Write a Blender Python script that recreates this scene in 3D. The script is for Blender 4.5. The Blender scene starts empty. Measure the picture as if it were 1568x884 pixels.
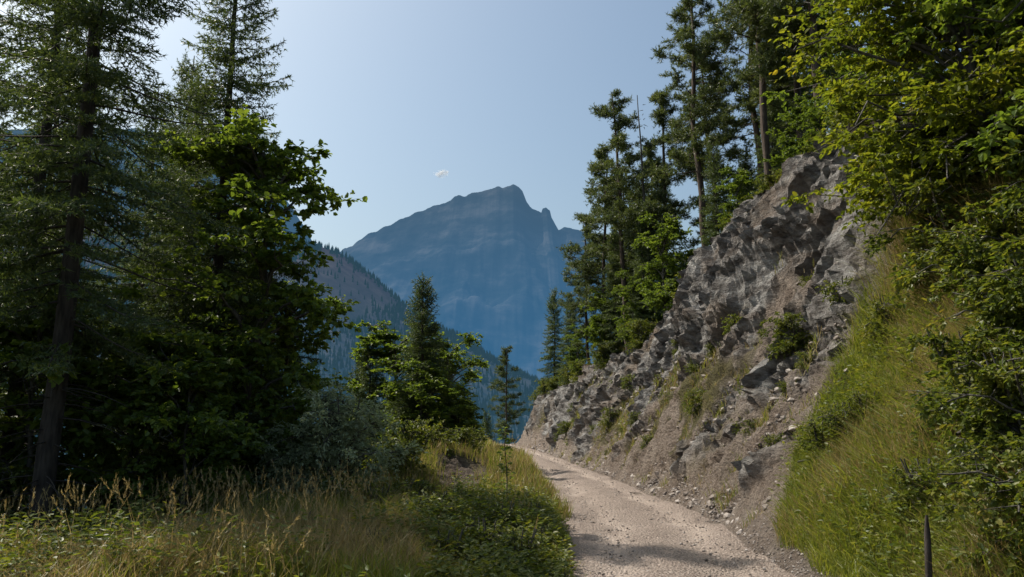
import bpy, math, random, bmesh
import numpy as np
from mathutils import Vector
rng=np.random.default_rng(7); random.seed(7)
scene=bpy.context.scene
# ------------------------------------------------------------ noise
PERM=rng.permutation(256); PERM=np.concatenate([PERM,PERM,PERM]); VAL=rng.random(256)
def vnoise(p):
    i=np.floor(p).astype(np.int64); f=p-i; f=f*f*(3-2*f); i&=255
    def c(a,b,d): return VAL[PERM[PERM[PERM[(i[:,0]+a)&255]+((i[:,1]+b)&255)]+((i[:,2]+d)&255)]]
    x,y,z=f[:,0],f[:,1],f[:,2]
    l=lambda a,b,t:a+(b-a)*t
    return l(l(l(c(0,0,0),c(1,0,0),x),l(c(0,1,0),c(1,1,0),x),y),l(l(c(0,0,1),c(1,0,1),x),l(c(0,1,1),c(1,1,1),x),y),z)
def fbm(p,o=4,ridge=False):
    r=np.zeros(len(p)); a=.5; t=0
    for k in range(o):
        n=vnoise(p*(2.03**k)+k*17.3)
        if ridge: n=1-np.abs(2*n-1)
        r+=a*n; t+=a; a*=.5
    return r/t
RV=rng.random((256,6))
def facets(p,tilt=.8):
    ip=np.floor(p).astype(np.int64); best=np.full(len(p),9e9); out=np.zeros(len(p))
    for a in (-1,0,1):
        for b in (-1,0,1):
            for c in (-1,0,1):
                q=ip+np.array([a,b,c]); m=q&255; hsh=PERM[PERM[PERM[m[:,0]]+m[:,1]]+m[:,2]]
                R=RV[hsh]; d=p-(q+R[:,:3]); dist=(d**2).sum(1); k=dist<best
                best=np.where(k,dist,best); val=R[:,3]+(d*((RV[(hsh+7)&255][:,:3]-.5)*2*tilt)).sum(1); out=np.where(k,val,out)
    return out
def P3(x,y,s,z=0): 
    x=np.asarray(x,float).ravel(); y=np.asarray(y,float).ravel()
    return np.stack([x*s,y*s,np.zeros_like(x)+z],1)
# ------------------------------------------------------------ mesh builder
class MB:
    def __init__(s): s.v=[];s.f=[];s.n=0
    def add(s,v,f,m=0,smooth=False):
        v=np.asarray(v,np.float32).reshape(-1,3); f=np.asarray(f,np.int64)
        if len(v)==0 or len(f)==0: return
        s.v.append(v); s.f.append((f+s.n,m,smooth)); s.n+=len(v)
    def mesh(s,name,mats):
        me=bpy.data.meshes.new(name)
        v=np.concatenate(s.v)
        lo=np.concatenate([f.ravel() for f,_,_ in s.f])
        tot=np.concatenate([np.full(len(f),f.shape[1]) for f,_,_ in s.f])
        mi=np.concatenate([np.full(len(f),m) for f,m,_ in s.f])
        sm=np.concatenate([np.full(len(f),k) for f,_,k in s.f])
        me.vertices.add(len(v)); me.vertices.foreach_set('co',v.ravel())
        me.loops.add(len(lo)); me.loops.foreach_set('vertex_index',lo.astype(np.int32))
        me.polygons.add(len(tot))
        me.polygons.foreach_set('loop_start',np.concatenate([[0],np.cumsum(tot)[:-1]]).astype(np.int32))
        me.polygons.foreach_set('loop_total',tot.astype(np.int32))
        for m in mats: me.materials.append(m)
        me.polygons.foreach_set('material_index',mi.astype(np.int32))
        me.polygons.foreach_set('use_smooth',sm.astype(bool))
        me.update(calc_edges=True)
        return me
def obj(name,me,loc=(0,0,0),rot=(0,0,0),sc=1,parent=None):
    o=bpy.data.objects.new(name,me); scene.collection.objects.link(o)
    o.location=loc; o.rotation_euler=rot
    o.scale=(sc,sc,sc) if not hasattr(sc,'__len__') else sc
    if parent: o.parent=parent
    return o
def tube(mb,path,rad,sides=6,m=0):
    path=np.asarray(path,float); rad=np.asarray(rad,float); k=len(path)
    t=np.gradient(path,axis=0); t/=np.linalg.norm(t,axis=1)[:,None]+1e-9
    ref=np.array([0,0,1.]) if abs(t[0,2])<.8 else np.array([1.,0,0])
    a=np.cross(t,ref); a/=np.linalg.norm(a,axis=1)[:,None]+1e-9; b=np.cross(t,a)
    th=np.arange(sides)*2*math.pi/sides
    v=path[:,None,:]+rad[:,None,None]*(a[:,None,:]*np.cos(th)[None,:,None]+b[:,None,:]*np.sin(th)[None,:,None])
    i=np.arange(k-1)[:,None]*sides; j=np.arange(sides)[None,:]; j2=(j+1)%sides
    f=np.stack([i+j,i+j2,i+sides+j2,i+sides+j],-1).reshape(-1,4)
    mb.add(v.reshape(-1,3),f,m,True)
def nrm(a): return a/(np.linalg.norm(a,axis=-1,keepdims=True)+1e-9)
def needles(mb,st,di,ln,step,nl,nw,spread=.8,m=1,fwd=.7):
    st=np.array(st);di=nrm(np.array(di));ln=np.array(ln)
    cnt=np.maximum(2,(ln/step).astype(int)); idx=np.repeat(np.arange(len(st)),cnt)
    off=rng.random(len(idx))
    p=st[idx]+di[idx]*(off*ln[idx])[:,None]
    r=rng.normal(size=(len(idx),3)); d=nrm(di[idx]*fwd+nrm(r)*spread)
    s=nrm(np.cross(d,rng.normal(size=(len(idx),3))))
    L=(nl*(.7+.6*rng.random(len(idx))))[:,None]; W=nw*.5
    v=np.stack([p-s*W,p+s*W,p+d*L],1).reshape(-1,3)
    mb.add(v,np.arange(len(idx)*3).reshape(-1,3),m)
def leaves(mb,p,d,nn,L,W,m=1):
    n=len(p); d=nrm(d); s=nrm(np.cross(d,nn)); u=np.cross(s,d)
    L=L[:,None]; W=W[:,None]; c=.18
    v=np.stack([p, p+d*L*.3+s*W*.5+u*W*c, p+d*L*.72+s*W*.36+u*W*c*.6, p+d*L-u*W*.12, p+d*L*.72-s*W*.36+u*W*c*.6, p+d*L*.3-s*W*.5+u*W*c],1).reshape(-1,3)
    b=np.arange(n)[:,None]*6
    f=np.concatenate([b+np.array([[0,1,2,3]]),b+np.array([[0,3,4,5]])])
    mb.add(v,f,m)
# ------------------------------------------------------------ materials
def newmat(name):
    m=bpy.data.materials.new(name); m.use_nodes=True; nt=m.node_tree; nt.nodes.clear()
    out=nt.nodes.new('ShaderNodeOutputMaterial'); return m,nt,out
def N(nt,t,**k):
    n=nt.nodes.new(t)
    for a,b in k.items():
        if a in n.inputs: n.inputs[a].default_value=b
        else: setattr(n,a,b)
    return n
def ramp(nt,fac,stops):
    r=nt.nodes.new('ShaderNodeValToRGB'); e=r.color_ramp.elements
    while len(e)<len(stops): e.new(.5)
    for q,(p,c) in zip(e,stops): q.position=p; q.color=(*c,1) if len(c)==3 else c
    nt.links.new(fac,r.inputs[0]); return r.outputs[0]
def leafmat(name,stops,trans=.45,tcol=(1.3,1.25,.5),rough=.45):
    m,nt,out=newmat(name); g=N(nt,'ShaderNodeNewGeometry')
    tc=N(nt,'ShaderNodeTexCoord'); no=N(nt,'ShaderNodeTexNoise',Scale=.7,Detail=2.); nt.links.new(tc.outputs['Object'],no.inputs['Vector'])
    ma=N(nt,'ShaderNodeMath',operation='MULTIPLY_ADD'); ma.inputs[1].default_value=.6; 
    mb_=N(nt,'ShaderNodeMath',operation='MULTIPLY_ADD'); mb_.inputs[1].default_value=.9; mb_.inputs[2].default_value=-.25
    nt.links.new(no.outputs[0],mb_.inputs[0]); nt.links.new(g.outputs['Random Per Island'],ma.inputs[0]); nt.links.new(mb_.outputs[0],ma.inputs[2])
    c=ramp(nt,ma.outputs[0],stops)
    p=N(nt,'ShaderNodeBsdfPrincipled',Roughness=rough); nt.links.new(c,p.inputs['Base Color']); p.inputs['Specular IOR Level'].default_value=.45
    t=N(nt,'ShaderNodeBsdfTranslucent')
    mul=N(nt,'ShaderNodeMix',data_type='RGBA',blend_type='MULTIPLY'); mul.inputs[0].default_value=1; nt.links.new(c,mul.inputs[6]); mul.inputs[7].default_value=(*tcol,1); mul.clamp_result=False
    nt.links.new(mul.outputs[2],t.inputs[0])
    mx=N(nt,'ShaderNodeMixShader'); mx.inputs[0].default_value=trans
    nt.links.new(p.outputs[0],mx.inputs[1]); nt.links.new(t.outputs[0],mx.inputs[2]); nt.links.new(mx.outputs[0],out.inputs[0]); return m
def barkmat(name,c1,c2,sc=6):
    m,nt,out=newmat(name); tc=N(nt,'ShaderNodeTexCoord'); mp=N(nt,'ShaderNodeMapping'); mp.inputs['Scale'].default_value=(1,1,.2)
    no=N(nt,'ShaderNodeTexNoise',Scale=float(sc*3),Detail=5.); nt.links.new(tc.outputs['Object'],mp.inputs[0]); nt.links.new(mp.outputs[0],no.inputs['Vector'])
    c=ramp(nt,no.outputs[0],[(.35,c1),(.65,c2)]); p=N(nt,'ShaderNodeBsdfPrincipled',Roughness=.9); nt.links.new(c,p.inputs['Base Color'])
    b=N(nt,'ShaderNodeBump',Strength=.8,Distance=.03); nt.links.new(no.outputs[0],b.inputs['Height']); nt.links.new(b.outputs[0],p.inputs['Normal'])
    nt.links.new(p.outputs[0],out.inputs[0]); return m
M_sprN=leafmat('spruce_needles',[(0,(.036,.06,.028)),(.5,(.075,.11,.042)),(1,(.15,.19,.065))],.4)
M_pinN=leafmat('pine_needles',[(0,(.042,.066,.032)),(.5,(.085,.115,.048)),(1,(.16,.19,.07))],.4)
M_leafL=leafmat('maple_leaves',[(0,(.06,.10,.022)),(.5,(.12,.18,.036)),(1,(.23,.29,.055))],.55)
M_leafR=leafmat('beech_leaves',[(0,(.07,.10,.015)),(.5,(.15,.19,.025)),(.85,(.24,.25,.035)),(1,(.32,.23,.035))],.6)
M_leafS=leafmat('silver_leaves',[(0,(.24,.29,.17)),(.6,(.4,.46,.29)),(1,(.52,.58,.4))],.42,(1,1,.7))
M_leafB=leafmat('shrub_leaves',[(0,(.055,.09,.018)),(.5,(.12,.155,.03)),(.85,(.22,.22,.045)),(1,(.27,.19,.065))],.5)
M_grass=leafmat('grass_green',[(0,(.09,.13,.025)),(.5,(.18,.22,.04)),(1,(.34,.33,.085))],.48)
M_dry=leafmat('grass_dry',[(0,(.22,.16,.065)),(.5,(.34,.27,.12)),(1,(.47,.39,.21))],.42,(1.1,1,.8))
M_bark=barkmat('dark_bark',(.02,.015,.012),(.06,.048,.04))
M_pbark=barkmat('pine_bark',(.03,.022,.016),(.09,.06,.042))
M_gbark=barkmat('grey_bark',(.04,.037,.03),(.11,.10,.085))
# ------------------------------------------------------------ terrain function
YT=np.arange(-30,140,.25)
def tab(ys,vs,k=13):
    v=np.interp(YT,ys,vs); v=np.convolve(np.pad(v,k//2,mode='edge'),np.ones(k)/k,'valid'); return lambda y:np.interp(y,YT,v)
XR=tab([-30,0,10.9,16.4,26,33,43,52,60,66,72,80,100,140],[3,3.2,3.85,4.35,3.7,3.25,2.46,1.6,.5,.1,2.6,7,22,55])
XL=tab([-30,0,10.9,16.4,26,33,43,52,60,66,72,80,100,140],[-1,-.2,.83,1.3,1.15,.75,-.3,-1,-1.9,-2.2,-.2,4,19,52])
HH=tab([-30,0,8,12,16,20,26,28.5,30.5,35,40,50,58,62,66,70,140],[5,5,5.2,6.5,8.8,9.8,9.4,8.4,7.3,6.0,5.5,4.4,3.9,2.6,.8,0,0],7)
WW=tab([-30,0,12,16,20,26,30,35,40,50,58,64,140],[5,5,5,5,4.8,4.3,4.4,3.6,3,2.1,1.6,1.6,1.6])
KK=tab([-30,20,45,60,70,140],[.3,.25,.2,.05,-.2,-.2])
EE=tab([-30,10,12,15,18,24,40,60,140],[16,14,12,6,4.2,2.7,1.8,1.4,1.4],5)
BB=tab([-30,0,12,17,20,22,26,30,60,140],[.25,.25,.25,.4,.9,1.1,.75,.55,.45,.3],5)
def earth(x,y): return np.clip(1.35-((x+1.3)/.85)**2-((y-20.)/2.3)**2+(fbm(P3(x,y,2.2,8),3).reshape(np.shape(x))-.5)*1.6,0,1)
def h(x,y):
    x=np.asarray(x,float); y=np.asarray(y,float); sh=x.shape
    x=x.ravel(); y=np.broadcast_to(y,sh).ravel()
    xl,xr=XL(y),XR(y); dR=x-xr; dL=xl-x; H=HH(y)*(1+.13*(fbm(P3(y,y*0,.3,8),3)-.5));W=WW(y)
    t=np.clip(dR/W,0,1)
    prof=np.interp(t,[0,.1,.35,.6,.72,.9,1],[0,.05,.29,.55,.74,.95,1])
    z=H*prof+np.clip(dR-W,0,28)*KK(y)
    b=np.clip(dL/.9,0,1); b=b*b*(3-2*b)
    E=EE(y); dd=np.clip(dL-E,0,None)
    fade=np.clip(1-dd/2,0,1)
    z+=BB(y)*b*(.35+.65*fade) - (.3*np.minimum(dd,8)+.6*np.clip(dd-8,0,30)+.12*np.clip(dd-38,0,200))
    z-=np.clip(y-64,0,60)*.28+np.clip(y-124,0,150)*.1
    off=np.clip(np.maximum(dR,dL)/1.2,0,1)
    z+=off*(fbm(P3(x,y,.45),4)-.5)*1.0
    z+=off*(fbm(P3(x,y,1.5,6),3)-.5)*.35*np.clip((18-y)/3,0,1)*(dR>0)
    z+=np.clip((np.maximum(np.abs(x),y)-60)/60,0,1)*(fbm(P3(x,y,.02),3)-.5)*8
    return z.reshape(sh)
def hz(x,y): return float(h(np.array([x]),np.array([y]))[0])
def rockmask(x,y):
    dR=x-XR(y); t=dR/WW(y)
    n=fbm(P3(x,y,.35,5),3).reshape(np.shape(x)); n2=fbm(P3(x+y*.5,y*.35,1.1,2),4).reshape(np.shape(x))
    a=np.clip((t-.35+(n-.5)*1.0+(n2-.5)*1.2)/.12,0,1)*np.clip((1.03-t+(n2-.5)*.12)/.06,0,1)
    near=np.clip((y-13.0+(n-.5)*5-t*2)/1.5,0,1)
    return a*near*np.clip((66-y)/4,0,1)
def grassmask(x,y):
    dR=x-XR(y); dL=XL(y)-x; t=dR/WW(y)
    n=fbm(P3(x,y,.5,9),3).reshape(np.shape(x)); n2=fbm(P3(x,y,1.2,19),3).reshape(np.shape(x))
    left=np.clip((dL-.05+(n2-.5)*1.4)/.35,0,1)*(1-earth(x,y))
    near=np.clip((14-y+(n-.5)*5+t*2.5)/1.2,0,1)*np.clip((dR-.25+(n-.5)*.8)/.3,0,1)
    mid=np.clip(((n*.5+n2*.5)-.485+np.clip((y-24)/50,0,.13))/.05,0,1)*np.clip((dR-.6)/.4,0,1)*np.clip((.9-t)/.2,0,1)*np.clip((y-16)/5,0,1)
    top=np.clip((t-1.0+(n2-.5)*.15)/.06,0,1)
    return np.clip(np.maximum.reduce([left*(dL>-.3),near,mid*.85,top]),0,1)*(1-rockmask(x,y))
def axis(segs):
    out=[segs[0][0]]
    for a,b,s0,s1 in segs:
        x=a; 
        while x<b-1e-6:
            f=(x-a)/(b-a); x+=s0*(s1/s0)**f; out.append(min(x,b))
    return np.unique(np.array(out))
xs=axis([(-9000,-60,900,4),(-60,-10,4,.4),(-10,-2.6,.4,.14),(-2.6,3.5,.1,.1),(3.5,10.2,.06,.06),(10.2,30,.12,1.2),(30,9000,2,900)])
ys=axis([(-300,0,60,1),(0,8,1,.2),(8,14,.12,.09),(14,31,.08,.09),(31,70,.11,.35),(70,200,.4,8),(200,12000,10,900)])
X,Y=np.meshgrid(xs,ys); Z=h(X,Y)
rm=rockmask(X,Y); gm=grassmask(X,Y)
dR=X-XR(Y); t=dR/WW(Y)
bank=np.clip(dR/.8,0,1)*np.clip((1.15-t)/.15,0,1)*np.clip((68-Y)/3,0,1)*(Y>8)
sel=(bank>0)&(Y>9)&(Y<70); xs_,ys_,zs_=X[sel],Y[sel],Z[sel]
wx=(fbm(np.stack([xs_,ys_,zs_],1)*.6,4)-.5)*2.4
s1=(xs_*.45+zs_*.6+ys_*.62)+wx; s2=(ys_*.7-zs_*.6)+wx*.6; s3=xs_*.8-zs_*.3
f1=facets(np.stack([s1*.9,s2*.35,s3*.45],1)); f2=facets(np.stack([s1*2.8,s2*.9,s3*1.1],1)+31); f3=facets(np.stack([s1*6.5,s2*3,s3*4],1)+57)
r1=fbm(np.stack([s1*.55,s2*.2,s3*.25],1),4,True); r2=fbm(np.stack([s1*2.2,s2*.9,s3*1.],1)+9,4,True)
def saw(v): fr=np.mod(v,1); return np.where(fr<.82,fr/.82,(1-fr)/.18)-.5
led=saw(s1*.62); led2=saw(s1*1.9+.5*f1); led3=saw(s1*4.3+.9*f2)
soft=fbm(np.stack([xs_,ys_,zs_],1)*.7+40,3); soft=np.clip((soft-.36)/.16,.3,1)
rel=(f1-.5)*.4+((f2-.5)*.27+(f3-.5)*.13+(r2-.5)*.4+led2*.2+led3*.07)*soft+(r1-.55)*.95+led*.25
gul=fbm(P3(ys_+xs_*.3,xs_*.22,1.3,3),4,True)
mr=rm[sel]; bk=bank[sel]; nearf=np.clip((ys_-13.5)/2,0.08,1)
dsp=rel*mr*1.1+ (1-mr)*bk*nearf*((f2-.5)*.2+(f3-.5)*.1+(r1-.5)*.6)
Xd=X.copy(); Zd=Z.copy(); Xd[sel]-=dsp*.85; Zd[sel]+=dsp*.3-bk*(1-mr)*(gul-.5)*.9*nearf
ea=earth(X,Y); Zd-=ea*(.12+.5*(fbm(P3(X,Y,2.5,3),3,True).reshape(X.shape)-.4))
inr=(dR<-.35)&(XL(Y)-X<-.35)&(Y<110)
Zd=np.where(inr,Zd-.12,Zd)
ny,nx=X.shape
i=np.arange(ny-1)[:,None]*nx+np.arange(nx-1)[None,:]
F=np.stack([i,i+1,i+nx+1,i+nx],-1).reshape(-1,4)
def setattrc(me,name,r,g,b):
    a=me.color_attributes.new(name,'FLOAT_COLOR','POINT'); c=np.stack([r.ravel(),g.ravel(),b.ravel(),np.ones(r.size)],1).astype(np.float32); a.data.foreach_set('color',c.ravel())
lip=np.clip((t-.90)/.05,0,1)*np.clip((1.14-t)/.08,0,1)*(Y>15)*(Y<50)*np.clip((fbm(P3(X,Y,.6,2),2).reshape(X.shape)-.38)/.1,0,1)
recess_shade=np.zeros_like(X); recess_shade[sel]=np.clip((-.08-rel)/.35,0,.75)*mr; lip=np.maximum.reduce([lip,recess_shade,ea*.5])  # occlusion shade painted into rock recesses, joined with lip soil and bare earth
m,nt,out=newmat('ground'); L=nt.links.new
at=N(nt,'ShaderNodeAttribute',attribute_name='mask'); sp=N(nt,'ShaderNodeSeparateColor'); L(at.outputs['Color'],sp.inputs[0])
ge=N(nt,'ShaderNodeNewGeometry')
def noise(sc,de=6,ro=.6,vec=None):
    n=N(nt,'ShaderNodeTexNoise',Scale=float(sc),Detail=float(de),Roughness=ro); L(vec or ge.outputs['Position'],n.inputs['Vector']); return n.outputs[0]
def mix(f,a,b,bt='MIX'):
    n=N(nt,'ShaderNodeMix',data_type='RGBA',blend_type=bt)
    for k,v in ((0,f),(6,a),(7,b)):
        if hasattr(v,'is_linked') : L(v,n.inputs[k])
        else: n.inputs[k].default_value=v if k==0 else (*v,1)
    return n.outputs[2]
scree=mix(.5,ramp(nt,noise(1.0),[(.3,(.12,.085,.063)),(.45,(.21,.16,.125)),(.55,(.29,.235,.19)),(.7,(.38,.33,.28))]),ramp(nt,noise(14,4,.7),[(.35,(.085,.066,.052)),(.6,(.38,.32,.275))]))
mp=N(nt,'ShaderNodeMapping'); mp.inputs['Rotation'].default_value=(.7,.5,.2); mp.inputs['Scale'].default_value=(1,.35,2.2); L(ge.outputs['Position'],mp.inputs[0])
rn=noise(1.7,11,.7,mp.outputs[0])
rock=ramp(nt,rn,[(.34,(.04,.036,.033)),(.43,(.14,.128,.12)),(.51,(.27,.255,.242)),(.68,(.54,.53,.51))])
rock=mix(ramp(nt,noise(.5,7,.68),[(.48,(0,0,0)),(.62,(.7,.7,.7))]),rock,mix(.5,scree,(.22,.16,.115)))
grs=ramp(nt,noise(2.5),[(.3,(.05,.045,.018)),(.55,(.1,.095,.03)),(.75,(.2,.155,.08))])
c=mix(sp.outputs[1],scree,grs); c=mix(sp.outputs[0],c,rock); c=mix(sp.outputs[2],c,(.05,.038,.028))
p=N(nt,'ShaderNodeBsdfPrincipled',Roughness=.95); p.inputs['Specular IOR Level'].default_value=.15; L(c,p.inputs['Base Color'])
hm=N(nt,'ShaderNodeMath',operation='ADD'); L(rn,hm.inputs[0]); L(noise(9,6,.7),hm.inputs[1])
bp=N(nt,'ShaderNodeBump',Strength=1.,Distance=.3); L(hm.outputs[0],bp.inputs['Height']); L(bp.outputs[0],p.inputs['Normal'])
L(p.outputs[0],out.inputs[0]); M_ground=m
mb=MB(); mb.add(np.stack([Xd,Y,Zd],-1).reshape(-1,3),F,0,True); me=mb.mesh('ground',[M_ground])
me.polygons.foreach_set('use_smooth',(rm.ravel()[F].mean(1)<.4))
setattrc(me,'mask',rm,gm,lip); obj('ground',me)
# ------------------------------------------------------------ road
ry=axis([(-20,8,.5,.3),(8,60,.12,.3),(60,110,.3,1)]); u=np.linspace(0,1,44)
RY,U=np.meshgrid(ry,u,indexing='ij')
el=(fbm(P3(RY,RY*0,1.1,1),3).reshape(RY.shape)-.5)*.8; er=(fbm(P3(RY,RY*0,1.1,7),3).reshape(RY.shape)-.5)*.8
xa=XL(RY)-.15+el; xb=XR(RY)+.25+er; RX=xa+(xb-xa)*U
rz=-np.clip(RY-64,0,60)*.28-np.clip(RY-124,0,150)*.1
rut=-.05*(np.exp(-((U-.27)/.07)**2)+np.exp(-((U-.72)/.07)**2))+.03*np.exp(-((U-.5)/.1)**2)
edge=np.clip(1-np.minimum(U,1-U)/.06,0,1)**2
RZ=rz+.035+rut+(fbm(P3(RX,RY,1.4),4).reshape(RX.shape)-.5)*.1-edge*.1
n1,n2=RX.shape; i=np.arange(n1-1)[:,None]*n2+np.arange(n2-1)[None,:]; F2=np.stack([i,i+1,i+n2+1,i+n2],-1).reshape(-1,4)
m,nt,out=newmat('gravel'); L=nt.links.new
at=N(nt,'ShaderNodeAttribute',attribute_name='mask'); sp=N(nt,'ShaderNodeSeparateColor'); L(at.outputs['Color'],sp.inputs[0]); ge=N(nt,'ShaderNodeNewGeometry')
base=ramp(nt,noise(.9,5),[(.3,(.17,.128,.108)),(.7,(.33,.265,.225))])
fine=ramp(nt,noise(22,4,.75),[(.34,(.09,.067,.056)),(.5,(.27,.22,.185)),(.66,(.6,.52,.46))])
c=mix(.65,base,fine); c=mix(sp.outputs[0],c,(.47,.39,.335)); 
vo=N(nt,'ShaderNodeTexVoronoi',Scale=24.); L(ge.outputs['Position'],vo.inputs['Vector'])
p=N(nt,'ShaderNodeBsdfPrincipled',Roughness=.9); p.inputs['Specular IOR Level'].default_value=.2; L(c,p.inputs['Base Color'])
hm=N(nt,'ShaderNodeMath',operation='SUBTRACT'); L(noise(16,5,.7),hm.inputs[0]); L(vo.outputs['Distance'],hm.inputs[1])
bp=N(nt,'ShaderNodeBump',Strength=1.,Distance=.045); L(hm.outputs[0],bp.inputs['Height']); L(bp.outputs[0],p.inputs['Normal']); L(p.outputs[0],out.inputs[0]); M_gravel=m
mb=MB(); mb.add(np.stack([RX,RY,RZ],-1).reshape(-1,3),F2,0,True); me=mb.mesh('gravel_road',[M_gravel])
tr=np.clip(np.exp(-((U-.27)/.1)**2)+np.exp(-((U-.72)/.1)**2),0,1)*.8*np.clip(fbm(P3(RX,RY*.4,1.2,4),3).reshape(RX.shape)*2-.3,0,1)
setattrc(me,'mask',tr,tr*0,tr*0); obj('gravel_road',me)
# ------------------------------------------------------------ stones
ph=(1+5**.5)/2
ico=nrm(np.array([(-1,ph,0),(1,ph,0),(-1,-ph,0),(1,-ph,0),(0,-1,ph),(0,1,ph),(0,-1,-ph),(0,1,-ph),(ph,0,-1),(ph,0,1),(-ph,0,-1),(-ph,0,1)],float))
icf=np.array([(0,11,5),(0,5,1),(0,1,7),(0,7,10),(0,10,11),(1,5,9),(5,11,4),(11,10,2),(10,7,6),(7,1,8),(3,9,4),(3,4,2),(3,2,6),(3,6,8),(3,8,9),(4,9,5),(2,4,11),(6,2,10),(8,6,7),(9,8,1)])
def stones(name,x,y,z,s,mat):
    n=len(x); v=ico[None]*(1+rng.normal(size=(n,12,1))*.18)*(s[:,None,None])*(np.array([1,1,.6])*(.8+.4*rng.random((n,1,3))))
    v=v+np.stack([x,y,z],1)[:,None,:]
    mb=MB(); mb.add(v.reshape(-1,3),(np.arange(n)[:,None,None]*12+icf[None]).reshape(-1,3),0); obj(name,mb.mesh(name,[mat]))
m,nt,out=newmat('stone'); L=nt.links.new; ge=N(nt,'ShaderNodeNewGeometry')
c=ramp(nt,ge.outputs['Random Per Island'],[(0,(.11,.088,.075)),(.6,(.24,.205,.18)),(1,(.4,.36,.33))]); p=N(nt,'ShaderNodeBsdfPrincipled',Roughness=.9); L(c,p.inputs['Base Color']); L(p.outputs[0],out.inputs[0]); M_stone=m
n=12000; yy=8+45*rng.random(n)**1.7; uu=np.where(rng.random(n)<.4,rng.random(n),np.where(rng.random(n)<.4,rng.normal(0,.07,n),1+np.abs(rng.normal(0,.12,n))))
xx=XL(yy)+(XR(yy)-XL(yy))*uu
stones('gravel_stones',xx,yy,np.where((uu>0)&(uu<1),.03,h(xx,yy)+.01),.008+.024*rng.random(n)**3,M_stone)
n=7000; yy=14+40*rng.random(n); d=.1+rng.random(n)**1.5*3; xx=XR(yy)+d
stones('scree_stones',xx,yy,h(xx,yy)-.01,.02+.1*rng.random(n)**6,M_stone)
# ------------------------------------------------------------ trees
def spruce(name,H,Lm,zb,seed,step=.3,nb=6,nl=.1,nw=.026,nstep=.017,tw=.12,dead=0.,bare=0):
    global rng; rng=np.random.default_rng(seed); mb=MB()
    kz=np.linspace(0,1,12); wob=np.cumsum(rng.normal(0,.02,(12,2)),0)
    tr=np.c_[wob,kz*H]; r0=H*.0095; tube(mb,tr,r0*(1-kz)**.8+.012,8,0)
    S=[];D=[];LN=[]
    z=zb
    while z<H*.985:
        tt=(z-zb)/(H-zb); Lb=Lm*((1-tt)**.75)*min(1,.55+tt*3)+.12
        for k in range(nb):
            if rng.random()<.1: continue
            az=rng.random()*6.283; l=Lb*rng.uniform(.5,1.2); up=np.interp(tt,[0,.5,1],[-.15,.05,.9])+rng.normal(0,.08); dr=np.interp(tt,[0,.6,1],[.45,.35,.1])
            s=np.linspace(0,1,7); zz=z+rng.uniform(-.12,.12)
            ca,sa=math.cos(az),math.sin(az); bend=rng.normal(0,.12)
            R=s*l; v=l*(up*s-dr*s**1.4+.22*s**3)
            px=R*ca-bend*l*s**2*sa; py=R*sa+bend*l*s**2*ca
            pa=np.c_[px+np.interp(zz,tr[:,2],tr[:,0]),py+np.interp(zz,tr[:,2],tr[:,1]),zz+v]
            tube(mb,pa,.006+.014*l*.5*(1-s),4,0)
            if rng.random()<dead: continue
            q=np.arange(.12*l+.05,l,tw)/l
            if len(q)==0: q=np.array([.6])
            pts=np.stack([np.interp(q,s,pa[:,j]) for j in range(3)],1)
            for sd in (-1,1):
                dx=np.c_[-sa*sd+ca*.75+rng.normal(0,.15,len(q)),ca*sd+sa*.75+rng.normal(0,.15,len(q)),-.45+rng.normal(0,.25,len(q))]
                S.append(pts);D.append(dx);LN.append((.15+.42*l*(1-q)*np.minimum(1,q*3)*rng.uniform(.6,1.1,len(q))))
            S.append(pa[-2:-1]);D.append((pa[-1]-pa[-2])[None]);LN.append(np.array([.25]))
        z+=step*rng.uniform(.8,1.2)*(1-.4*tt)
    S=np.concatenate(S);D=np.concatenate(D);LN=np.concatenate(LN)
    needles(mb,S,D,LN,nstep,nl,nw)
    for k in range(bare):
        z=rng.uniform(.6,zb); az=rng.random()*6.28; l=rng.uniform(.4,1.5); s=np.linspace(0,1,4)
        tube(mb,np.c_[s*l*math.cos(az),s*l*math.sin(az),z-.25*l*s**2],.012*(1-s)+.003,3,0)
    return mb.mesh(name,[M_bark,M_sprN])
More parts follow.
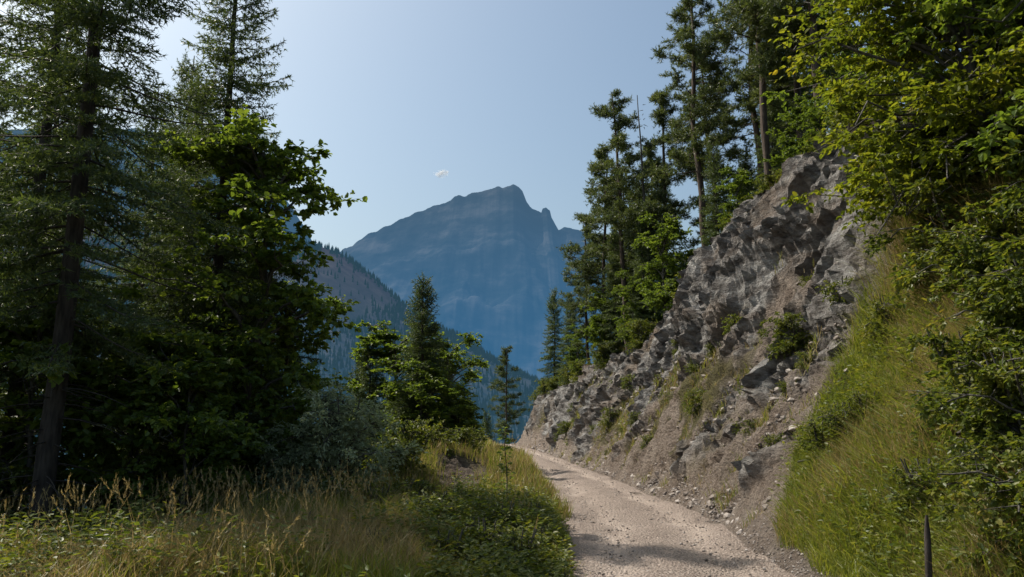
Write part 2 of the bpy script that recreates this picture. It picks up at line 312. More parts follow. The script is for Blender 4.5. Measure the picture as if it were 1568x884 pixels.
def pine(name,H,Rc,zb,seed,nbr=46,nl=.13,nw=.032,dens=1.):
    global rng; rng=np.random.default_rng(seed); mb=MB()
    kz=np.linspace(0,1,14); wob=np.cumsum(rng.normal(0,.06,(14,2)),0); tr=np.c_[wob,kz*H]; tube(mb,tr,H*.0088*(1-kz)**.7+.02,8,0)
    S=[];D=[];LN=[]
    for k in range(nbr):
        tt=(k+rng.random())/nbr; z=zb+(H-zb)*tt*.98; az=rng.random()*6.283
        l=Rc*rng.uniform(.4,1.2)*np.interp(tt,[0,.25,.6,1],[.65,1,.85,.25]); s=np.linspace(0,1,6)
        up=rng.uniform(-.1,.35)+tt*.3; ca,sa=math.cos(az),math.sin(az); bend=rng.normal(0,.2)
        pa=np.c_[s*l*ca-bend*l*s**2*sa+np.interp(z,tr[:,2],tr[:,0]),s*l*sa+bend*l*s**2*ca+np.interp(z,tr[:,2],tr[:,1]),z+l*(up*s-.3*s**2+.25*s**3)]
        tube(mb,pa,.008+.02*l*.5*(1-s),4,0)
        for c in range(int(3+l*3.4*dens)):
            q=rng.uniform(.35,1.03); ce=np.array([np.interp(min(q,1),s,pa[:,j]) for j in range(3)])+rng.normal(0,1,3)*np.array([.22,.22,.1])*l*.6
            if rng.random()<.5:
                b0=np.array([np.interp(max(q-.2,0),s,pa[:,j]) for j in range(3)]); tube(mb,np.array([b0,(b0+ce)/2-[0,0,.03],ce]),[.012,.009,.005],3,0)
            n=13; dv=nrm(rng.normal(size=(n,3))*np.array([1,1,.55])+np.array([ca*.3,sa*.3,.45]))
            S.append(np.repeat(ce[None],n,0)+dv*.04);D.append(dv);LN.append(rng.uniform(.16,.36,n))
    needles(mb,np.concatenate(S),np.concatenate(D),np.concatenate(LN),.019,nl,nw,.9,1,.75)
    return mb.mesh(name,[M_pbark,M_pinN])
def broadleaf(name,H,R,Rz,zc,seed,ncl=70,ntw=8,nlf=8,ll=.11,lw=.075,lm=None,clr=.45,r0=.11,stems=1,flat=.3,bark=None,shell=.5,lean=(0,0)):
    global rng; rng=np.random.default_rng(seed); mb=MB()
    kz=np.linspace(0,1,9); trs=[]; C=np.array([lean[0],lean[1],zc])
    for sidx in range(stems):
        ln=rng.normal(0,R*.25,2) if stems>1 else np.zeros(2)
        w=np.cumsum(rng.normal(0,.06,(9,2)),0)*(H/8)+kz[:,None]*ln*1.5+kz[:,None]*np.array(lean); w[0]=rng.normal(0,.05*stems,2) if stems>1 else 0
        tr=np.c_[w,kz*H*.9]; tube(mb,tr,r0*(1-kz)**.8+.01,7,0); trs.append(tr)
    limbs=[]
    for k in range(max(8,ncl//6)):
        tr=trs[k%stems]; az=rng.random()*6.28; el=rng.uniform(-.9,1); rr=rng.uniform(.45,1.15)
        e=C+np.array([R*rr*math.cos(az)*math.sqrt(1-.6*abs(el)),R*rr*math.sin(az)*math.sqrt(1-.6*abs(el)),Rz*el*.9])
        z0=max(H*.08,min(e[2]-R*rr*rng.uniform(.2,.6),H*.85)); b=np.array([np.interp(z0,tr[:,2],tr[:,j]) for j in range(3)])
        s=np.linspace(0,1,7)[:,None]; pa=b+(e-b)*s+np.array([0,0,1.])*R*.18*np.sin(s*3.14)+rng.normal(0,.04*R,(7,3))*s
        tube(mb,pa,r0*.36*(1-s[:,0])+.01,5,0); limbs.append(pa)
    PS=[];DS=[];NS=[]
    for k in range(ncl):
        lb=limbs[k%len(limbs)]; a=lb[rng.integers(2,7)]
        off=rng.normal(size=3); off/=np.linalg.norm(off); ce=a+off*np.array([1,1,.6])*R*rng.uniform(.05,shell)
        if ce[2]<.1: ce[2]=.1+rng.random()*.2
        s=np.linspace(0,1,5)[:,None]; pa=a+(ce-a)*s; tube(mb,pa,.012*(1-s[:,0])*min(1,R/2)+.003,3,0)
        outd=nrm((ce-C+np.array([0,0,.2*Rz]))[None])[0]*np.array([1,1,.5])
        cs=clr*rng.uniform(.5,1.3)
        tw=nrm(rng.normal(size=(ntw,3))*np.array([1,1,flat])+outd*.7); tl=cs*rng.uniform(.5,1.3,ntw)
        for j in range(0,ntw,3): tube(mb,np.array([ce,ce+tw[j]*tl[j]*.6,ce+tw[j]*tl[j]-[0,0,.05*cs]]),[.006,.004,.002],3,0)
        q=rng.random((ntw,nlf))**.7; pts=ce+tw[:,None,:]*(q*tl[:,None])[...,None]-np.array([0,0,1.])*(q**2*tl[:,None]*.2)[...,None]
        dd=tw[:,None,:]*.7+rng.normal(size=(ntw,nlf,3))*np.array([.7,.7,.35])-np.array([0,0,.25])
        nn=np.array([0,0,1.])+rng.normal(size=(ntw,nlf,3))*.5
        PS.append(pts.reshape(-1,3));DS.append(dd.reshape(-1,3));NS.append(nn.reshape(-1,3))
    PS=np.concatenate(PS);DS=np.concatenate(DS);NS=np.concatenate(NS); s=rng.uniform(.55,1.2,len(PS))
    leaves(mb,PS,DS,NS,ll*s,lw*s)
    return mb.mesh(name,[bark or M_gbark,lm or M_leafL])
SP=[spruce('spruce_a',16,2.4,1.6,11,dead=.1,bare=30),spruce('spruce_b',18,2.6,3.6,12,dead=.2,bare=60,nb=5),spruce('spruce_c',10,2.0,.5,13,step=.24,nb=8),spruce('spruce_d',8,1.3,.4,14,step=.22,nb=7)]
SPF=[spruce('spruce_far_a',14,2.2,.6,15,step=.5,nb=6,nl=.28,nw=.09,nstep=.07,tw=.3),spruce('spruce_far_b',17,2.4,2,16,step=.55,nb=6,nl=.28,nw=.09,nstep=.07,tw=.3)]
PI=[pine('pine_a',15,2.1,4.5,21,54),pine('pine_b',17,2.2,6,22,54),pine('pine_c',13,2.0,2.4,23,52)]
def put(name,me,H0,x,y,top=None,sc=None,rz=None,tilt=0,wide=1,dz=0):
    z=hz(x,y)-.15+dz
    if sc is None: sc=(top-z)/H0 if top else 1
    rz=random.random()*6.28 if rz is None else rz
    return obj(name,me,(x,y,z),(random.gauss(0,.012)+tilt,random.gauss(0,.015),rz),(sc*wide,sc*wide,sc))
# left side
put('spruce_tree',SP[1],18,-7.5,12.2,sc=1.,rz=1.)
put('spruce_tree',SP[0],16,-6.9,17,sc=1.0,rz=2.3,wide=1.05)
for x,y,k,s in [(-9.9,15,1,1),(-12,18.5,0,1.05),(-10.4,22,0,1.),(-13.2,26,1,1.05),(-16.5,22,1,1.1),(-11.8,31,0,1.),(-9.3,26,0,.7),(-19,26,0,1.2),(-11.8,14.2,0,.95),(-15.5,19,0,1.),(-9.0,19.5,0,.85)]:
    put('spruce_tree',SP[k],0,x,y,sc=s)
mA=broadleaf('maple_crown',10,2.0,4.4,5.2,31,ncl=290,ll=.145,lw=.125,clr=.46,r0=.11,shell=.5)
put('maple_tree',mA,10,-5.9,16.2,sc=1.0,rz=.4)
put('maple_tree',mA,10,-7.6,19.8,sc=.8,rz=2.2)
put('maple_tree',mA,10,-5.3,18.4,sc=.64,rz=3.6)
mB=broadleaf('young_maple_crown',4.6,1.7,1.9,2.5,32,ncl=110,ll=.145,lw=.125,clr=.45,r0=.05,shell=.6)
for x,y,s,r in [(-5.9,13.7,.75,.4),(-9.8,11.4,.85,2.4),(-8.7,13.6,1.1,1.),(-11.6,12.2,1.2,3.),(-7.2,14.4,1.0,5.)]: put('young_maple_tree',mB,4.6,x,y,sc=s,rz=r)
mS=broadleaf('silver_bush_crown',2.6,1.15,1.1,1.3,33,ncl=230,ntw=9,nlf=10,ll=.08,lw=.03,clr=.26,r0=.025,stems=5,lm=M_leafS,flat=.8)
put('silver_bush',mS,2.6,-3.4,15.2,sc=1.05,rz=1)
put('silver_bush',mS,2.6,-4.3,15.5,sc=.75,rz=3)
put('spruce_tree',SP[2],10,-3.6,30,top=7.9)
put('spruce_tree',SP[3],8,-6.2,32,top=5.6); put('spruce_tree',SP[3],8,-7.0,34,top=4.9); put('spruce_tree',SP[3],8,-3.0,36,top=4.8)
mF=broadleaf('beech_crown',8,2.0,3.5,4.2,34,ncl=260,ll=.15,lw=.11,clr=.42,r0=.08,shell=.38)
for x,y,tp,wd in [(-4.7,32.2,6.9,1.25),(-2.5,32.5,6.4,1.2),(-3.5,29,4.8,1.2),(-6.4,27,2.7,1.2),(-5.0,24,1.6,1.3),(-2.3,30.5,3.4,1.2)]: put('beech_tree',mF,8,x,y,top=tp,wide=wd)
bu=broadleaf('shrub_crown',1.8,1.0,.9,.9,35,ncl=130,ll=.085,lw=.055,clr=.28,r0=.02,stems=5,lm=M_leafB,flat=.7)
bs=broadleaf('small_shrub_crown',1.,.5,.45,.45,36,ncl=60,ntw=6,nlf=6,ll=.055,lw=.035,clr=.17,r0=.01,stems=5,lm=M_leafB,flat=.8)
for x,y,s in [(-2.7,22.5,1.0),(-3.7,24,1.3),(-2.6,26,1.),(-5.4,22,1.5),(-2.6,18.8,.6),(-7.3,14.2,.9),(-8.6,12.8,.8),(-6.2,15.0,.9),(-1.9,31,.8),(-2.6,40,1.1),(-3.2,46,1.2),(-3.4,52,1.),(-3.3,28,1.4),(-2.2,16.2,.55),(-1.4,23.5,.6)]:
    put('shrub',bu,0,x,y,sc=s)
for x,y,s in [(.1,10.6,.8),(-.4,11.4,.9),(.45,11.9,.6),(-.2,12.6,.8),(.35,13.4,.6),(-.9,10.4,.8),(-.5,14.2,.7),(.6,10.0,.5),(-1.2,12.2,.9),(-1.0,16.5,.7),(-.3,19.5,.6),(-3,11.5,.7),(-5.5,11,.8),(-2.4,13.6,.8),(-6.5,11.5,.9),(-4.2,12.8,.8),(-8,10.5,.8),(-1.9,17.2,.6),(-1.8,10.2,.6),(-4.6,10.2,.6)]: put('small_shrub',bs,0,x,y,sc=s)
for x,y in [(-3.5,66),(-5,74),(-2.6,80),(-6.5,70),(-4.3,62),(-7.2,60),(-5.8,54)]: put('spruce_tree',SP[3],8,x,y,top=random.uniform(2.6,4.6))
put('pine_tree',PI[2],13,-.85,72,top=9.1,rz=1)
# right side forest
put('spruce_tree',SP[3],8,3.3,57,top=12)
put('spruce_tree',SP[2],10,4.1,50,top=10.5); put('pine_tree',PI[2],13,4.9,46,top=15.2,rz=4)
put('pine_tree',PI[0],15,6.1,38,top=20.,rz=.5)
put('pine_tree',PI[2],13,5.3,42,top=18.3)
put('pine_tree',PI[1],17,8.4,32,top=24,rz=2)
for x,y,k,s in [(10.3,36,0,1.),(10.4,30,1,1.),(9.5,26.2,0,1.05),(11.4,27.5,1,.95),(13.5,31,1,1),(8.6,43,2,1.),(7.4,47,0,.9),(15,26,0,1),(8.3,37.5,2,1.05),(10.4,23.5,1,.95),(11.8,24.8,2,1.2),(14.5,36,1,1)]:
    put('pine_tree',PI[k],0,x,y,sc=s)
for x,y,k,s in [(7.3,40,2,1.0),(6.4,44.5,3,1.1),(12.3,33,0,.85),(10.,48,0,.9),(6.6,36.5,3,.8),(8.6,29.8,3,.75),(5.6,40,3,.8),(10.4,28.3,3,.8),(10.8,32.5,2,.7)]:
    put('spruce_tree',SP[k],0,x,y,sc=s)
mb=MB(); kz=np.linspace(0,1,12); tube(mb,np.c_[np.cumsum(rng.normal(0,.03,(12,2)),0),kz*13.5],.12*(1-kz)+.02,6,0)
for k in range(30):
    z=rng.uniform(3,13);az=rng.random()*6.28;l=rng.uniform(.3,1.1)*(1-z/18);s=np.linspace(0,1,4); tube(mb,np.c_[s*l*math.cos(az),s*l*math.sin(az),z+.1*l*s-.2*l*s**2],.02*(1-s)+.005,3,0)
obj('dead_tree',mb.mesh('dead_tree',[M_gbark]),(7.2,37,hz(7.2,37)-.1),(0,-.02,0))
for x,y,s in [(6.9,33.5,.75),(6.0,37,.6),(4.2,48,.5),(5.2,41,.6),(8.8,28,.45),(10.2,24.5,.5),(10.6,21,.6),(10,22.6,.4)]: put('beech_tree',mF,8,x,y,sc=s)
for x,y,s in [(7.6,30.5,.8),(6.3,35,.9),(5.2,40,.9),(4.3,45,.9),(3.9,49,.8),(3.1,53,.8),(2.5,57,.8),(8.6,27.3,.6),(9.4,21.5,.6),(9.6,19.5,.8),(8.9,24,.55),(2.1,59.5,.7),(8.5,26,.5),(7.9,29.2,.6),(10.4,26,.9),(9.1,22.8,.5),(9.2,20.5,.6),(8.7,25.2,.5)]: put('shrub',bu,0,x,y,sc=s)
r2=random.Random(5)
for k in range(46):
    y=r2.uniform(14.5,46); x=float(XR(y)+WW(y)*min(.9,abs(r2.gauss(.3,.25))+.08)); put('small_shrub',bs,0,x,y,sc=r2.choice([.25,.3,.4,.5,.8])*(1+.012*y))
put('shrub',bu,0,6.6,17.2,sc=.6); put('shrub',bu,0,5.5,22,sc=.5); 
# right foreground broadleaf trees (rooted on the slope, crowns hanging out over it)
mR=broadleaf('beech_near_crown',7.2,3.1,4.3,2.6,41,ncl=600,ntw=9,nlf=8,ll=.12,lw=.08,clr=.5,r0=.1,lm=M_leafR,shell=.32,lean=(-.4,0))
mR2=broadleaf('beech_near_crown_b',7.2,3.1,4.2,2.8,42,ncl=560,ntw=9,nlf=8,ll=.12,lw=.08,clr=.5,r0=.1,lm=M_leafL,shell=.32)
put('beech_tree',mR,0,8.4,12.2,sc=1.0,rz=.3); put('beech_tree',mR2,0,8.9,9.6,sc=1.,rz=2.); put('beech_tree',mR2,0,10.4,13.8,sc=1.1,rz=4.)
for x,y,s in [(6.4,8.7,.95),(6.9,10.1,1.),(7.4,8.2,1.2),(7.3,11.8,1.1),(5.6,8.0,.9),(8.0,13.9,1.1),(5.0,7.3,.8),(5.9,9.3,.8),(6.6,7.4,1.1)]: put('shrub',bu,0,x,y,sc=s)
for k in range(22):
    y=r2.uniform(7.2,13.5); x=float(XR(y))+r2.uniform(.8,3.6); put('small_shrub',bs,0,x,y,sc=r2.uniform(.35,.9))
# sapling
mb=MB(); 
k=np.linspace(0,1,8); pa=np.c_[.05*np.sin(k*4),.04*k,k*1.9]; tube(mb,pa,.014*(1-k)+.004,5,0)
n=110; q=rng.random(n)*.75+.25; az=rng.random(n)*6.28; P=np.stack([np.interp(q,k,pa[:,j]) for j in range(3)],1); D=np.c_[np.cos(az),np.sin(az),rng.uniform(-.3,.5,n)]
P=P+D*(rng.random(n)*.22*(1.2-q))[:,None]; leaves(mb,P,D,np.array([0,0,1.])+rng.normal(size=(n,3))*.4,np.full(n,.11),np.full(n,.06))
sap=mb.mesh('sapling',[M_gbark,M_leafL]); obj('sapling',sap,(-.15,15.6,hz(-.15,15.6)-.05))
# exposed roots on the bank lip
mb=MB()
for k in range(12):
    y0=rng.uniform(18,26); d0=WW(y0)*rng.uniform(.95,1.0); l=rng.uniform(.5,1.5); s=np.linspace(0,1,9)
    y=y0+rng.normal(0,.5)*s+.08*np.sin(s*9); x=XR(y)+d0-s*l*.55; z=h(x,y)+.04
    tube(mb,np.c_[x-.12,y,z],.035*(1-s)+.008,5,0)
obj('exposed_roots',mb.mesh('exposed_roots',[M_bark]))
# fence post
mb=MB(); k=np.linspace(0,1,8); tube(mb,np.c_[.02*k,0*k,k*1.25],np.array([.034,.034,.033,.032,.033,.032,.03,.012]),8,0)
obj('wooden_fence_post',mb.mesh('wooden_fence_post',[M_bark]),(3.98,7.5,0.02),(.02,.03,0))
# ------------------------------------------------------------ grasses
def blades(mb,x,y,hh,w,m,lean=.35):
    n=len(x); z=h(x,y)-.02; az=rng.random(n)*6.283; d=np.stack([np.cos(az),np.sin(az),0*az],1); th=rng.random(n)*6.283
    s=np.stack([np.cos(th),np.sin(th),0*th],1)*(w*.5)[:,None]; b=np.stack([x,y,z],1); ln=(hh*lean*rng.uniform(.2,1.6,n))[:,None]; up=np.array([0,0,1.])
    H=hh[:,None]
    v=np.stack([b-s,b+s,b+s*.8+up*H*.55+d*ln*.3,b-s*.8+up*H*.55+d*ln*.3,b+up*H*.93+d*ln],1).reshape(-1,3)
    i=np.arange(n)[:,None]*5
    mb.add(v,i+np.array([[0,1,2,3]]),m); 
    mb.f.append(((i+np.array([[3,2,4]]))+mb.n-len(v),m,False))
    return b+up*H*.93+d*ln
def scat(n,x0,x1,y0,y1,mask,thr=.5,pw=1.):
    x=rng.uniform(x0,x1,n); y=y0+(y1-y0)*rng.random(n)**pw; k=mask(x,y)>rng.uniform(.2,.8,n)*thr*2; return x[k],y[k]
def tallness(x,y): return .35+1.3*fbm(P3(x,y,.8,3),3)
mb=MB()
x,y=scat(140000,-13,1.2,6.5,17,grassmask,pw=.9); dl=XL(y)-x; patch=fbm(P3(x,y,.45,21),3)
hh=np.clip(.12+dl*.1,.1,.34)*tallness(x,y)*rng.uniform(.5,1.4,len(x)); dry=(patch+rng.normal(0,.12,len(x)))>.57
blades(mb,x[~dry],y[~dry],hh[~dry],.008+.008*rng.random((~dry).sum()),0,.5); blades(mb,x[dry],y[dry],hh[dry]*1.15,.007+.006*rng.random(dry.sum()),1,.5)
x,y=scat(60000,-6,1.3,17,66,grassmask,pw=1.5); k=(XL(y)-x)<EE(y)+1.5; x=x[k];y=y[k]
hh=.3*tallness(x,y)*rng.uniform(.5,1.6,len(x)); dry=rng.random(len(x))<.5; w=(.01+.0006*(y-15)*1.3)
blades(mb,x[~dry],y[~dry],hh[~dry],w[~dry],0); blades(mb,x[dry],y[dry],hh[dry],w[dry],1)
x,y=scat(120000,3.6,8.5,6.5,17,grassmask,pw=.9); patch=fbm(P3(x,y,.8,41),3)
hh=.95*(patch**1.4)*tallness(x,y)*rng.uniform(.4,1.3,len(x)); dry=(patch+rng.normal(0,.12,len(x)))>.64
blades(mb,x[~dry],y[~dry],hh[~dry],.009+.008*rng.random((~dry).sum()),0,.8); blades(mb,x[dry],y[dry],hh[dry],np.full(dry.sum(),.009),1,.8)
x,y=scat(120000,1,12,16,60,grassmask); hh=.26*tallness(x,y)*rng.uniform(.4,1.4,len(x)); dry=rng.random(len(x))<.5; w=.012+.0007*(y-15)
blades(mb,x[~dry],y[~dry],hh[~dry],w[~dry],0,.6); blades(mb,x[dry],y[dry],hh[dry],w[dry],1,.6)
tx=rng.uniform(14,48,260); tq=XR(tx)+WW(tx)*rng.uniform(.05,.75,260)
x=np.repeat(tq,40)+rng.normal(0,.11,260*40); y=np.repeat(tx,40)+rng.normal(0,.11,260*40); hh=rng.uniform(.08,.3,len(x)); dry=rng.random(len(x))<.4
blades(mb,x[~dry],y[~dry],hh[~dry],np.full((~dry).sum(),.014),0,.6); blades(mb,x[dry],y[dry],hh[dry],np.full(dry.sum(),.014),1,.6)
obj('grass',mb.mesh('grass',[M_grass,M_dry]))
mb=MB(); n=1500; x=np.concatenate([rng.uniform(-10,-2,n),rng.normal(.2,.4,150)]); y=np.concatenate([rng.uniform(7.5,15,n),rng.uniform(11,24,150)])
k=(fbm(P3(x,y,.5,33),2)>.42)&(XL(y)-x>.1); x=x[k];y=y[k]
hh=rng.uniform(.55,1.1,len(x))*np.where(x>-2,.7,1); tip=blades(mb,x,y,hh,np.full(len(x),.008),0,.3)
needles(mb,tip-[0,0,.12],np.tile([0,0,1.],(len(tip),1))+rng.normal(size=(len(tip),3))*.35,np.full(len(tip),.22),.012,.05,.012,.5,0,1.)
obj('tall_seed_grass',mb.mesh('tall_seed_grass',[M_dry]))
# leafy weeds
mb=MB(); x=np.concatenate([rng.uniform(-9,.9,3400),rng.uniform(-1.4,.9,1100),rng.uniform(4,8,1100)]); y=np.concatenate([rng.uniform(7,16,3400),rng.uniform(8.5,17,1100),rng.uniform(7,14,1100)])
k=(fbm(P3(x,y,.7,44),2)>.45)&((XL(y)-x>.05)|(x-XR(y)>.5)); x=x[k];y=y[k]; z=h(x,y); n=len(x); hh=rng.uniform(.25,.65,n)*np.clip(.6+np.abs(XL(y)-x)*.3,0,1.2)
q=rng.random((n,16)); az=rng.random((n,16))*6.28; D=np.stack([np.cos(az),np.sin(az),rng.uniform(-.2,.5,(n,16))],-1)
P=np.stack([x,y,z],1)[:,None,:]+np.array([0,0,1.])*(q*hh[:,None])[...,None]+D*.05
P=P.reshape(-1,3);D=D.reshape(-1,3); leaves(mb,P,D,np.array([0,0,1.])+rng.normal(size=P.shape)*.4,rng.uniform(.05,.12,len(P)),rng.uniform(.025,.05,len(P)),0)
obj('leafy_weeds',mb.mesh('leafy_weeds',[M_leafB]))
# ------------------------------------------------------------ mountains
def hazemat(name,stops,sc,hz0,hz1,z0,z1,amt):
    """rock/soil with aerial haze painted in as emission; fixed share, tint varies with height"""
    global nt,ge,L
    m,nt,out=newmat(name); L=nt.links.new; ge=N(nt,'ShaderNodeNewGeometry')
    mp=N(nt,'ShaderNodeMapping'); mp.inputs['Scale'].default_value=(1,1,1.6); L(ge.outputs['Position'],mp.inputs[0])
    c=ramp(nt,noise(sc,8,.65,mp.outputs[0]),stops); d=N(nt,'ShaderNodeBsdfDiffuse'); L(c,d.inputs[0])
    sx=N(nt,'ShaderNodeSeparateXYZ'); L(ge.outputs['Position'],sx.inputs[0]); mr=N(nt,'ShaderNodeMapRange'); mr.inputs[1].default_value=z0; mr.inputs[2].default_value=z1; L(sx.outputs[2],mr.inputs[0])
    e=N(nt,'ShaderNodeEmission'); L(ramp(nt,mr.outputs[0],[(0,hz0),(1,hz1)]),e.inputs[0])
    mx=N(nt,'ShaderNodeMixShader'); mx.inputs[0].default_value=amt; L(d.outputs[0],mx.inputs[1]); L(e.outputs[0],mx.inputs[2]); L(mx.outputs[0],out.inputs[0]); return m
def ridge(name,tx,tz,y0,front,back,base,mat,amp,sx,xs,ny=110,pw=1.2,spur=.35,wk=3.,jag=0):
    nx=len(xs); v=np.linspace(-1,1,ny); v=np.sign(v)*np.abs(v)**1.25; X,V=np.meshgrid(xs,v)
    top=np.interp(X,tx,tz); top=top+jag*(fbm(P3(X,X*0,.02),4).reshape(X.shape)-.5); Y=y0+np.where(V<0,V*front,V*back)
    a=1-np.abs(V)**.9; pr=np.where(V<0,a**pw,a)
    n=(fbm(P3(X,Y,sx),6,True).reshape(X.shape)-.5); n2=(fbm(P3(X+Y*.25,Y*.45,sx*1.5,4),5,True).reshape(X.shape)-.5)
    w=np.clip(np.abs(V)*wk,0,1)
    Z=base+(top-base)*pr+(n+n2*spur*2)*amp*w+(fbm(P3(X,Y,sx*12),3).reshape(X.shape)-.5)*amp*.07
    i=np.arange(ny-1)[:,None]*nx+np.arange(nx-1)[None,:]; F=np.stack([i,i+1,i+nx+1,i+nx],-1).reshape(-1,4)
    mb=MB(); mb.add(np.stack([X,Y,Z],-1).reshape(-1,3),F,0,True); return obj(name,mb.mesh(name,[mat])),(X,Y,Z)
M_m1=hazemat('far_rock_haze',[(.35,(.03,.05,.055)),(.5,(.10,.12,.13)),(.65,(.3,.3,.31))],.0045,(.04,.145,.285),(.06,.125,.205),200,1400,.88)
M_m2=hazemat('left_rock_haze',[(.35,(.03,.05,.04)),(.65,(.14,.15,.15))],.006,(.04,.13,.25),(.06,.13,.21),0,900,.88)
M_m3=hazemat('hill_soil_haze',[(.35,(.03,.045,.03)),(.5,(.08,.075,.07)),(.7,(.18,.16,.15))],.02,(.035,.11,.18),(.065,.095,.155),-50,350,.7)
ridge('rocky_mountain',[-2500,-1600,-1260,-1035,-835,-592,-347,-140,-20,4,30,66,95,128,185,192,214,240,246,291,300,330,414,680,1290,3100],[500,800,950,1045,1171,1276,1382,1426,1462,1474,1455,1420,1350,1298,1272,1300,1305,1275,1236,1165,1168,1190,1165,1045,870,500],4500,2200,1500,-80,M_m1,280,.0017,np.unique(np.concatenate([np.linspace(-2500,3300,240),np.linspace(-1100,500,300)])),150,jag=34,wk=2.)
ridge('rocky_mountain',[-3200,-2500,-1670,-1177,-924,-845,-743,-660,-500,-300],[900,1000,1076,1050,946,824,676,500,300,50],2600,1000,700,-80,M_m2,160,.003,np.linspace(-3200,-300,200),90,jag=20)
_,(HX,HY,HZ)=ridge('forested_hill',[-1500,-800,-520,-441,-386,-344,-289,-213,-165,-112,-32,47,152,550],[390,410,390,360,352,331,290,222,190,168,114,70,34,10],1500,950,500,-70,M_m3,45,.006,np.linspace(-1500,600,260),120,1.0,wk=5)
n=55000; fi=rng.integers(0,len(HX)-1,n); fj=rng.integers(0,HX.shape[1]-1,n); fu=rng.random(n); fv=rng.random(n)
def bl(A): return A[fi,fj]*(1-fu)*(1-fv)+A[fi+1,fj]*fu*(1-fv)+A[fi,fj+1]*(1-fu)*fv+A[fi+1,fj+1]*fu*fv
tx,ty,tz=bl(HX),bl(HY),bl(HZ); cl=fbm(P3(tx,ty,.012,2),4)
clear=(np.abs(tx+325-(ty-1300)*.1)<80)&(ty>1080)&(ty<1480)&(cl>.36)
k=(~clear|(rng.random(n)<.1))&(ty<1560)&(tx>-800); tx,ty,tz=tx[k],ty[k],tz[k]; n=len(tx)
s=rng.uniform(8,16,n); th=np.arange(5)*2*math.pi/5
ring=np.stack([np.cos(th),np.sin(th),0*th],1)
V=np.zeros((n,12,3)); V[:,0:5]=ring*.19+[0,0,.02]; V[:,5]=[0,0,.7]; V[:,6:11]=ring*.12+[0,0,.42]; V[:,11]=[0,0,1]
V=V*(s[:,None,None])*(1+rng.normal(size=(n,12,1))*.06)+np.stack([tx,ty,tz],1)[:,None,:]
cf=np.array([(a,(a+1)%5,5) for a in range(5)]+[(6+a,6+(a+1)%5,11) for a in range(5)])
mth,nt,out=newmat('hill_conifers_haze'); L=nt.links.new; ge=N(nt,'ShaderNodeNewGeometry')
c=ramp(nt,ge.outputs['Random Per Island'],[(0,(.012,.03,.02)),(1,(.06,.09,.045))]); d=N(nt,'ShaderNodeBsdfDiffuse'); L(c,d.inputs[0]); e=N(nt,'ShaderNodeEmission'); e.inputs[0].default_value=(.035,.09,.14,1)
mx=N(nt,'ShaderNodeMixShader'); mx.inputs[0].default_value=.62; L(d.outputs[0],mx.inputs[1]); L(e.outputs[0],mx.inputs[2]); L(mx.outputs[0],out.inputs[0])  # fixed blue emission mixed into the trees as painted distance haze
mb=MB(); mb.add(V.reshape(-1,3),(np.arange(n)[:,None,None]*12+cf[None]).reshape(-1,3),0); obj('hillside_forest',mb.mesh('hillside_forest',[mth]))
fp=bpy.data.objects.new('valley_forest',None); scene.collection.objects.link(fp)
for k in range(260):
    y=random.uniform(85,480); x=random.uniform(-.32*y-6,.14*y)
    if y<110 and x>XL(y)-6: continue
    z=hz(x,y); kk=random.randrange(2)
    obj('conifer_%d'%k,SPF[kk],(x,y,z-.3),(0,0,random.random()*6.28),random.uniform(.65,1.15),fp)
# cloud: a thin wisp of vapour (real volume)
mc,nt,out=newmat('cloud'); L=nt.links.new
tc=N(nt,'ShaderNodeTexCoord'); no=N(nt,'ShaderNodeTexNoise',Scale=.05,Detail=4.); L(tc.outputs['Object'],no.inputs['Vector'])
ln=N(nt,'ShaderNodeVectorMath',operation='LENGTH'); mpv=N(nt,'ShaderNodeMapping'); mpv.inputs['Scale'].default_value=(1/42,1/25,1/22); L(tc.outputs['Object'],mpv.inputs[0]); L(mpv.outputs[0],ln.inputs[0])
su=N(nt,'ShaderNodeMath',operation='MULTIPLY_ADD'); su.inputs[1].default_value=-.28; L(ln.outputs['Value'],su.inputs[0]); L(no.outputs[0],su.inputs[2])
mr_=N(nt,'ShaderNodeMapRange'); mr_.inputs[1].default_value=.27; mr_.inputs[2].default_value=.5; mr_.inputs[3].default_value=0; mr_.inputs[4].default_value=.06; L(su.outputs[0],mr_.inputs[0])
vs=N(nt,'ShaderNodeVolumePrincipled'); vs.inputs['Color'].default_value=(1,1,1,1); L(mr_.outputs[0],vs.inputs['Density']); vs.inputs['Anisotropy'].default_value=.3
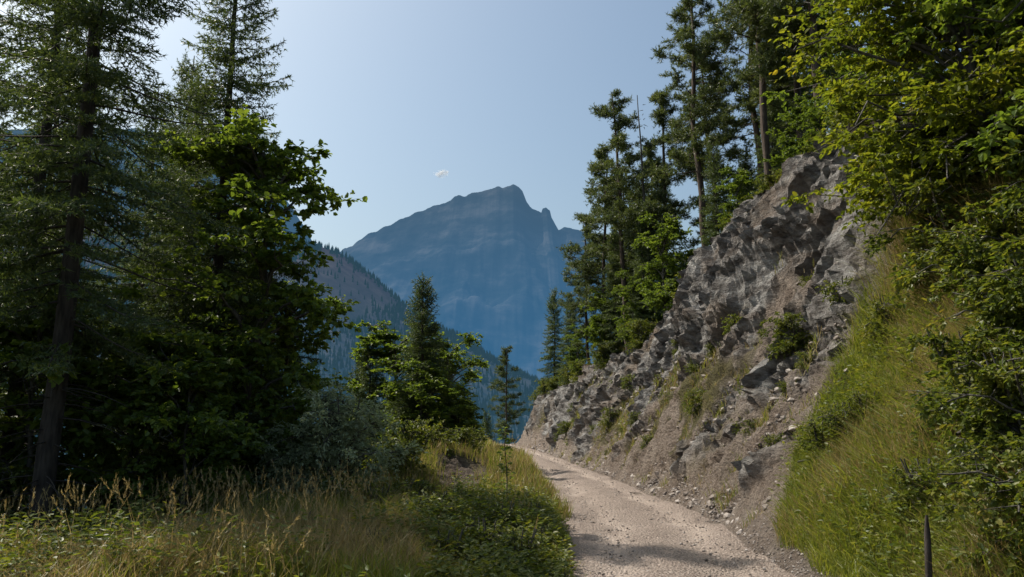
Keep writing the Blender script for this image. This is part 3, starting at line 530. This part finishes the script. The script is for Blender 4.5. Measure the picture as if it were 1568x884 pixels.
L(vs.outputs[0],out.inputs['Volume'])
bm=bmesh.new(); bmesh.ops.create_icosphere(bm,subdivisions=3,radius=1); sv=np.array([v.co[:] for v in bm.verts]); sf=np.array([[v.index for v in f.verts] for f in bm.faces]); bm.free()
mb=MB(); mb.add(sv*np.array([44,26,24]),sf,0,True)
obj('cloud',mb.mesh('cloud',[mc]),(-350,3500,1192))
# ------------------------------------------------------------ light, sky, camera
EL,AZ=math.radians(52),math.radians(-64)
s=Vector((math.sin(AZ)*math.cos(EL),math.cos(AZ)*math.cos(EL),math.sin(EL)))
ld=bpy.data.lights.new('sun','SUN'); ld.energy=5.0; ld.angle=math.radians(.55); ld.color=(1,.92,.80)
lo=bpy.data.objects.new('sun',ld); scene.collection.objects.link(lo); lo.rotation_euler=s.to_track_quat('Z','Y').to_euler()
w=bpy.data.worlds.new('World'); scene.world=w; w.use_nodes=True; nt=w.node_tree; nt.nodes.clear()
sk=nt.nodes.new('ShaderNodeTexSky'); sk.sky_type='NISHITA'; sk.sun_disc=False; sk.sun_elevation=EL; sk.sun_rotation=AZ; sk.air_density=1.1; sk.dust_density=4.; sk.ozone_density=1.4
tint=nt.nodes.new('ShaderNodeMix'); tint.data_type='RGBA'; tint.blend_type='MULTIPLY'; tint.inputs[0].default_value=1; tint.inputs[7].default_value=(.96,1.03,.98,1)
bg=nt.nodes.new('ShaderNodeBackground'); bg.inputs[1].default_value=.15; wo=nt.nodes.new('ShaderNodeOutputWorld')
nt.links.new(sk.outputs[0],tint.inputs[6]); nt.links.new(tint.outputs[2],bg.inputs[0]); nt.links.new(bg.outputs[0],wo.inputs[0])
cd=bpy.data.cameras.new('camera'); cd.lens=26; cd.sensor_width=36; cd.clip_end=30000; cd.clip_start=.1
co=bpy.data.objects.new('camera',cd); scene.collection.objects.link(co); co.location=(0,0,2.2); co.rotation_euler=(math.radians(90+9.93),0,0); scene.camera=co
scene.view_settings.view_transform='Standard'; scene.view_settings.look='None'; scene.view_settings.exposure=0
